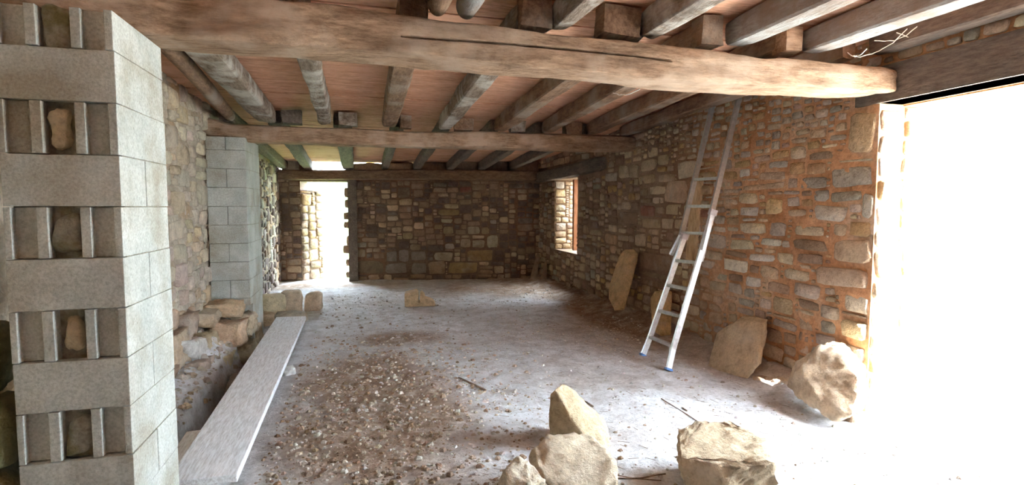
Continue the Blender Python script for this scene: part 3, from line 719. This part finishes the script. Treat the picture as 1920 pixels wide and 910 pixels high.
loose('rubble_stone', [(.63, 2.5, .2), (.74, 2.56, .22), (.82, 2.5, .19), (.85, 2.38, .13), (.74, 2.3, .12), (.64, 2.4, .15), (.63, 2.52, -.03), (.82, 2.52, -.03), (.84, 2.32, -.03), (.68, 2.32, -.03)],
      (.56, .49, .38), 'small pale pitted stone tucked left of the flat foreground block', 203, 8, .018, 7, 1, fine=.7)
loose('rubble_stone', [(1.56, 2.36, .2), (1.7, 2.6, .24), (1.9, 2.63, .25), (2.06, 2.58, .24), (2.1, 2.4, .22), (2.03, 2.2, .185), (1.8, 2.22, .17), (1.6, 2.36, -.04), (1.75, 2.6, -.04), (2.07, 2.56, -.04), (2.03, 2.2, -.04), (1.63, 2.22, -.04)],
      (.42, .33, .22), 'squared rough-topped stone block in the right foreground', 204, 11, .016, 9, 0, fine=1.0)
# slab leaning on the right wall, boulder by the doorway
sl = []
for (u, v), x in zip([(1385, 600), (1405, 610), (1432, 606), (1428, 640), (1418, 690), (1402, 710), (1375, 706), (1326, 690), (1345, 625)], [3.33, 3.33, 3.35, 3.3, 3.2, 3.14, 3.12, 3.08, 3.28]): sl.append(onX(u, v, x))
loose('stone_slab', slab_pts(sl, (.09, .05, .02)), (.52, .42, .3), 'flat angular stone slab leaning on the right wall beyond the boulder', 205, 6, .01, 6, 0, fine=.8)
bl = []
for (u, v), x in zip([(1478, 725), (1490, 680), (1530, 645), (1560, 650), (1602, 690), (1612, 735), (1600, 782), (1560, 790), (1505, 755)], [3.05, 3.12, 3.2, 3.22, 3.2, 3.14, 3.06, 3.0, 2.98]): bl.append(onX(u, v, x))
bl += [p + np.array([.22, .1, -.03]) for p in bl] + [(3.25, 2.8, .3), (3.0, 3.1, .28)]
loose('boulder', bl, (.48, .37, .26), 'big rounded boulder standing at the edge of the bright doorway', 206, 8, .03, 4, 2, fine=.6)
# slabs leaning further down the right wall
ll = [onX(u, v, x) for (u, v), x in zip([(1163, 476), (1170, 468), (1180, 478), (1152, 586), (1142, 562), (1140, 540)], [3.33, 3.34, 3.32, 3.08, 3.12, 3.15])]
loose('stone_slab', slab_pts(ll, (.13, -.03, .01)), (.66, .5, .3), 'tall narrow yellowish slab leaning on the right wall beyond the ladder', 207, 6, .008, 4, 1)
ll = [onX(u, v, x) for (u, v), x in zip([(1219, 560), (1226, 545), (1242, 548), (1238, 632), (1222, 622)], [3.32, 3.33, 3.33, 3.2, 3.2])]
loose('stone_slab', slab_pts(ll, (.12, -.03, .01)), (.62, .45, .25), 'short yellow-brown slab standing behind the foot of the ladder', 208, 6, .008, 4, 1)
P = [(3.3, 10.2, -.02), (3.12, 10.05, -.02), (3.3, 10.02, -.02), (3.42, 10.3, .55), (3.36, 10.22, .56), (3.4, 10.15, .5)]
loose('stone_slab', P, (.3, .22, .17), 'dim slab leaning in the dark far right corner', 209, 4, .01, 4, 1)
P = [(3.4, 9.95, -.02), (3.25, 9.8, -.02), (3.42, 9.75, -.02), (3.46, 10.05, .42), (3.42, 9.9, .44), (3.46, 9.85, .4)]
loose('stone_slab', P, (.34, .25, .19), 'dim low slab leaning in front of another in the far right corner', 210, 4, .01, 4, 1)
# heap at the foot of the second pillar
def blockpts(c, s, rz, r):
    out = []
    for sx in (-1, 1):
        for sy in (-1, 1):
            for sz in (0, 1):
                x, y = sx * s[0] / 2 * r.uniform(.8, 1), sy * s[1] / 2 * r.uniform(.8, 1)
                out.append((c[0] + x * math.cos(rz) - y * math.sin(rz), c[1] + x * math.sin(rz) + y * math.cos(rz), c[2] + sz * s[2] * r.uniform(.88, 1)))
    return out
HP = [((-1.22, 7.75, -.03), (.34, .34, .36), .4, 'cream', 'large stone in the heap by the far pillar, against the pillar foot'), ((-1.0, 8.0, -.03), (.3, .3, .36), .1, 'cream', 'squarish stone in the middle of the heap by the far pillar'),
      ((-.72, 8.12, -.02), (.26, .22, .3), -.1, 'cream', 'upright squared stone at the right end of the heap by the far pillar'), ((-.93, 7.35, -.05), (.42, .3, .2), .05, 'grey', 'grey flat stone under the far end of the long board'),
      ((-1.22, 7.3, -.08), (.26, .3, .24), .3, 'tan', 'low rounded stone between the far pillar and the board end')]
for k, (c, s, rz, cn, lb) in enumerate(HP):
    loose('rubble_stone', blockpts(c, s, rz, random.Random(300 + k)), shade(PAL[cn], R, .05), lb, 300 + k, 5, .02, 5, 3)
q = onZ(545, 700, 0)
loose('rubble_stone', blockpts((q[0] - .02, q[1], -.04), (.14, .16, .1), .4, random.Random(320)), (.66, .66, .64), 'small white stone peeking out from under the long board', 320, 4, .012, 7, 2)
q = onZ(685, 522, 0)
loose('rubble_stone', blockpts((q[0], q[1] - .2, -.04), (.34, .22, .14), .1, random.Random(321)), shade(PAL['tan'], R), 'low stone lying at the foot of the back wall by the doorway', 321, 4, .015, 6, 2)
q = onZ(470, 690, -.1)
loose('rubble_stone', blockpts((-1.1, 5.2, -.32), (.24, .5, .3), .1, random.Random(322)), shade(PAL['brown'], R), 'brown stone down in the trench beside the long board', 322, 4, .02, 6, 2)
for k, (u, v, s) in enumerate([(1440, 716, .12), (1462, 722, .14), (1415, 712, .1), (1590, 782, .12)]):
    q = onZ(u, v, .03)
    loose('rubble_stone', blockpts((q[0] + .05, q[1], -.02), (s, s * 1.2, s * .7), .5 * k, random.Random(330 + k)), shade(PAL['pale' if k < 2 else 'brown'], R),
          ['pale broken stone between slab and boulder, nearer the slab', 'pale broken stone close against the boulder', 'small brown stone at the foot of the leaning flat slab', 'small brown stone wedged under the boulder'][k], 330 + k, 4, .012, 8, 2)

# carved stone with a moulded edge
prof = [(0, 0), (0, .2), (.17, .24), (.2, .2), (.2, .06), (.225, .06), (.225, .19), (.25, .21), (.29, .17), (.3, .12), (.36, .1), (.42, .07), (.45, .03), (.45, 0)]
n = len(prof); rz = -.12; V = []
for yy in (0, .26):
    for (a, z) in prof: V.append((a * math.cos(rz) - yy * math.sin(rz), a * math.sin(rz) + yy * math.cos(rz), z * (1 if yy == 0 else .98)))
Fc = [(i, (i + 1) % n, n + (i + 1) % n, n + i) for i in range(n)] + [tuple(range(n))[::-1], tuple(range(n, 2 * n))]
o = fix(mk('carved_stone', V, Fc, STONE, None, (.56, 8.0, .0), False, col=(.66, .5, .32))); bevel(o, .008)
tag(o, 'carved tan building stone with a moulded end, alone in the middle of the floor', 'carved stone')

# ------------------------------------------------------------------ planks
def plank(name, cs, thick, label):      # cs: four top corners
    t = Vector((0, 0, -thick)); V = [Vector(c) for c in cs] + [Vector(c) + t for c in cs]
    l = Vector(cs[0]); o = fix(mk(name, [v - l for v in V], [(0, 1, 2, 3), (7, 6, 5, 4), (0, 4, 5, 1), (1, 5, 6, 2), (2, 6, 7, 3), (3, 7, 4, 0)], W_PLANK, None, tuple(l))); bevel(o, .006)
    return tag(o, label, 'plank')
plank('plank', [(-.995, 2.99, .105), (-.665, 2.99, .1), (-.715, 6.98, .14), (-1.06, 7.02, .14)], .045, 'long pale grey board laid beside the trench from pillar to pillar')
plank('plank', [(-1.09, 2.985, .058), (-.78, 2.985, .055), (-.8, 3.8, .058), (-1.12, 3.76, .06)], .045, 'short pale grey board under the near end of the long one')

# ------------------------------------------------------------------ ladder
lad = empty('ladder', tuple(onZ(1229, 681, 0))); lb = Vector(lad.location)
tag(lad, 'aluminium extension ladder leaning steeply against the right stone wall', 'ladder')
def P(u, v, x): return Vector(onX(u, v, x))
def part(b, name, mat, parent=lad, smooth=False):
    o = b.build(name, mat, None, smooth, loc=lb); o.parent = parent; o.location = (0, 0, 0)
    return o
# plane of the ladder: foot X 2.66, leaning to the wall
FL, FR = Vector(onZ(1205, 668, .0)), Vector(onZ(1253, 695, .0))
xs = lambda v: float(np.interp(v, [180, 690], [3.42, 2.68]))
KL, KR = P(1219, 632, xs(632)), P(1262, 655, xs(655))
TL, TR = P(1283, 445, xs(445)), P(1336, 400, xs(400))
UL0, UR0 = P(1262, 505, xs(505) + .02), P(1313, 490, xs(490) + .02)
UL, UR = P(1340, 182, xs(182) + .02), P(1386, 182, xs(182) + .02)
UL1 = UL0 + (UL - UL0) * 1.06; UR1 = UR0 + (UR - UR0) * 1.06
for (a, b_, c) in ((FL, KL, TL), (FR, KR, TR)):
    m = MB(); m.bar(a + (b_ - a) * .07, b_, .026, .05, (0, 1, 0)); m.bar(b_ - (c - b_).normalized() * .01, c, .026, .05, (0, 1, 0)); rail = part(m, 'rail', ALU)
    m = MB(); m.bar(a, a + (b_ - a) * .1, .04, .07, (0, 1, 0)); part(m, 'rubber_foot', BLUE, rail)
    m = MB(); m.bar(c - (c - b_).normalized() * .02, c + (c - b_).normalized() * .035, .04, .07, (0, 1, 0)); part(m, 'rail_cap', GREYP, rail)
for (a, c) in ((UL0, UL1), (UR0, UR1)):
    m = MB(); m.bar(a, c, .024, .05, (0, 1, 0)); part(m, 'upper_rail', ALUD)
for (a, c) in ((P(1258, 478, xs(478) - .03), P(1276, 442, xs(442) - .03)), (P(1318, 470, xs(470) - .03), P(1332, 408, xs(408) - .03))):
    m = MB(); m.bar(a, c, .03, .03, (0, 1, 0)); part(m, 'guide_bracket', ALU)
def along(a, b_, v):
    # point on segment a-b at the height seen at v
    lo, hi = 0.0, 1.0
    for _ in range(40):
        md = (lo + hi) / 2; p = a + (b_ - a) * md; d = np.array(p) - CAM
        vv = 455 - F_PX * (d @ UP) / (d @ FW)
        if vv > v: lo = md
        else: hi = md
    return a + (b_ - a) * lo
for (vl, vr) in ((632, 650), (583, 594), (535, 543), (489, 493)):
    m = MB(); m.bar(along(KL, TL, vl), along(KR, TR, vr), .03, .035, (0, 0, 1)); part(m, 'rung', ALUD)
for (vl, vr) in ((437, 438), (387, 387), (337, 334)):
    m = MB(); m.bar(along(UL0, UL1, vl), along(UR0, UR1, vr), .028, .03, (0, 0, 1)); part(m, 'rung', ALUD)
m = MB(); m.bar(along(KR, TR, 650) + Vector((0, .06, 0)), FR + (KR - FR) * .45, .018, .018, (0, 1, 0)); part(m, 'brace', ALUD)

# raw timber standing behind the ladder, against the wall
m = MB(); a0 = P(1296, 488, 3.462); a1 = P(1309, 330, 3.468)
m.bar(a0, a1, .13, .06, (0, 1, 0))
tag(m.build('timber_batten', W_STRIP, loc=tuple(a0)), 'raw pale timber batten upright on the wall behind the ladder', 'timber')

# ------------------------------------------------------------------ twigs, clods, straw, cobwebs
def twig(uvs, rad, label):
    pts = []
    for u, v in uvs:
        p = onZ(u, v, .02); pts.append((p[0], p[1], floor_h(p[0], p[1]) + rad * .9))
    b = MB(); b.tube(pts, rad, 6); tag(b.build('twig', W_TWIG, None, True, loc=pts[0]), label, 'twig', 'twigs on the floor')
twig([(860, 708), (884, 718), (911, 731)], .009, 'dark straight stick lying in the middle of the floor')
twig([(1083, 744), (1100, 748), (1112, 757)], .006, 'short curved twig behind the pointed foreground stone')
twig([(1145, 893), (1200, 890), (1248, 882)], .0045, 'pale thin branch between the two foreground blocks')
twig([(1150, 884), (1190, 890), (1240, 895)], .003, 'thin twig crossing the pale branch between the foreground blocks')
twig([(1240, 745), (1290, 775), (1335, 803)], .004, 'long thin stalk running towards the right foreground block')
twig([(1280, 762), (1288, 768)], .006, 'tiny dark twig on the pale floor in front of the ladder')
twig([(1370, 796), (1400, 808)], .005, 'thin twig beside the right foreground block')

r = random.Random(77)
def scatter(name, count, sizer, place, colr, label, cat):
    V, Fc, Cc = [], [], []
    for _ in range(count):
        x, y = place(r); s = sizer(r, x, y); z = floor_h(x, y); a = r.uniform(0, 6.28); k = len(V); n = 5
        c = colr(r)
        for (sc, h) in ((1, -.3), (1.05, .25), (.55, .75)):
            for i in range(n):
                t = a + 2 * math.pi * i / n; q = s * sc * r.uniform(.7, 1.1)
                V.append((x + math.cos(t) * q, y + math.sin(t) * q * .8, z + h * s * r.uniform(.7, 1.1)))
        for j in range(2):
            for i in range(n): Fc.append((k + j * n + i, k + j * n + (i + 1) % n, k + (j + 1) * n + (i + 1) % n, k + (j + 1) * n + i))
        Fc.append(tuple(k + 2 * n + i for i in range(n))); Cc += [c] * (3 * n)
    o = mk(name, V, Fc, STONE, None, (0, 0, 0), False, cols=Cc); o['kind'] = 'stuff'; tag(o, label, cat); return o
def place_clod(r):
    while True:
        x, y = r.gauss(.05, .55), r.gauss(3.8, 1.3)
        if -.6 < x < 1.6 and 2.0 < y < 8: return x, y
def clod_col(r): return shade(r.choice([(.24, .16, .1), (.32, .22, .15), (.38, .29, .21), (.44, .36, .28), (.55, .5, .45)]), r)
scatter('earth_clods', 4200, lambda r, x, y: min(.028, .004 + r.expovariate(1 / .006)), place_clod, clod_col, 'brown earth clods and pebbles strewn over the floor right of the boards', 'clods')
scatter('gravel', 4000, lambda r, x, y: min(.02, .003 + r.expovariate(1 / .0045)), lambda r: (r.uniform(-.6, 3.3), r.uniform(2.0, 9.5)), lambda r: shade(r.choice([(.38, .3, .23), (.46, .4, .33), (.56, .53, .5), (.6, .58, .56)]), r), 'fine gravel and crumbs scattered over the whole earth floor', 'gravel')
scatter('trench_rubble', 420, lambda r, x, y: min(.05, .008 + r.expovariate(1 / .012)), lambda r: (r.uniform(-1.6, -1.24), r.uniform(3.2, 6.6)), lambda r: shade(r.choice([(.4, .34, .27), (.5, .44, .36), (.56, .52, .47), (.42, .32, .22)]), r), 'small rubble crumbs on the bank between trench and left wall', 'rubble')
b = MB()
for _ in range(300):
    x, y = r.uniform(.2, 3.2), r.uniform(1.9, 6.0); a = r.gauss(-.6, .5); L = r.uniform(.02, .08)
    p, q = (x, y), (x + math.cos(a) * L, y + math.sin(a) * L)
    b.bar((*p, floor_h(*p) + .004), (*q, floor_h(*q) + .002), .002, .002, (0, 0, 1))
o = b.build('straw', W_TWIG); o['kind'] = 'stuff'; tag(o, 'bits of dry straw trodden into the dusty floor', 'straw')

b = MB()
for (u0, v0, u1, v1, sag) in ((1600, 105, 1700, 55, .05), (1680, 62, 1790, 40, .06), (1770, 52, 1840, 5, .04), (1640, 75, 1720, 50, .04), (1590, 100, 1625, 90, .03), (1700, 55, 1760, 60, .03), (1150, 175, 1200, 165, .02)):
    A, B = Vector(onY(u0, v0, 2.7)), Vector(onY(u1, v1, 2.55)); pts = []
    for i in range(9):
        t = i / 8; p = A.lerp(B, t); pts.append(p + Vector((r.uniform(-.006, .006), 0, -sag * 4 * t * (1 - t) + r.uniform(-.006, .006))))
    b.tube(pts, .0028, 4)
o = b.build('cobweb', WEB); tag(o, 'dusty cobweb strands hanging from the joists above the doorway', 'cobweb'); o['kind'] = 'stuff'

# ------------------------------------------------------------------ outside
gv = [(-30, 11.7, -.06), (30, 10, -.06), (30, 40, .5), (-30, 40, .5)]
o = struct(mk('ground_back', [(-30, 11.55, -.08), (3.9, 11.55, -.08), (3.9, 15, .05), (-30, 15, .05), (3.9, 40, 2.2), (-30, 40, 2.2)], [(0, 1, 2, 3), (3, 2, 4, 5)], GRASS))
V = [(3.6, -14, -.03), (8.0, -14, -.02), (12.4, -14, 1.12), (30, -14, 1.2), (3.6, 40, -.03), (8.0, 40, -.02), (12.4, 40, 1.12), (30, 40, 1.2)]
o = struct(mk('ground_right', V, [(0, 1, 5, 4), (1, 2, 6, 5), (2, 3, 7, 6)], GRAVEL))
hb = empty('outbuilding', (13.2, 9, 1.1)); tag(hb, 'white boarded outbuilding across the yard, seen through the bright doorway', 'building')
def hpart(m, name, mat):
    o = m.build(name, mat, None, loc=hb.location); o.parent = hb; o.location = (0, 0, 0)
m = MB(); m.box(13.25, 17, 2, 20, 1.0, 4.0); hpart(m, 'wall', WHITE)
for k in range(10):
    m = MB(); z = 1.22 + k * .27
    m.add([(13.14, 2, z), (13.2, 2, z + .27), (13.26, 2, z + .27), (13.26, 2, z), (13.14, 20, z), (13.2, 20, z + .27), (13.26, 20, z + .27), (13.26, 20, z)],
          [(0, 1, 2, 3), (7, 6, 5, 4), (0, 4, 5, 1), (1, 5, 6, 2), (2, 6, 7, 3), (3, 7, 4, 0)]); hpart(m, 'siding_board', WHITE)
m = MB(); m.add([(12.8, 1.7, 3.95), (15.1, 1.7, 5.6), (17.4, 1.7, 3.95), (12.8, 20.3, 3.95), (15.1, 20.3, 5.6), (17.4, 20.3, 3.95)], [(0, 1, 2), (5, 4, 3), (0, 3, 4, 1), (1, 4, 5, 2), (2, 5, 3, 0)]); hpart(m, 'roof', TILE)

# unseen wall added outside the right wall to shade the small window's reveal
struct(rough_wall('wall_window_shade', (XR + TH_R, 8.28, -.1), (1, 0, 0), (0, 1, 0), 3.2, 3.9, 1.4, [], MORT_LEFT, step=.3))

# yard wall a stride outside the small window, its stones seen through the opening
wall_y = rough_wall('wall_yard', (5.0, 8.28, -.1), (0, 1, 0), (-1, 0, 0), 6.5, 2.5, .4, [], MORT_LEFT, step=.1, amp=.03)
sty = pack(6.5, 2.5, [], [], lambda a, z, r: (r.uniform(.18, .42), r.uniform(.12, .22)), random.Random(91))
lay(sty, wall_y, (5.0, 8.28, -.1), (0, 1, 0), (-1, 0, 0), lambda a, z, r: r.choice(['cream', 'tan', 'pale', 'grey']), random.Random(92), gap=.02, most=60)
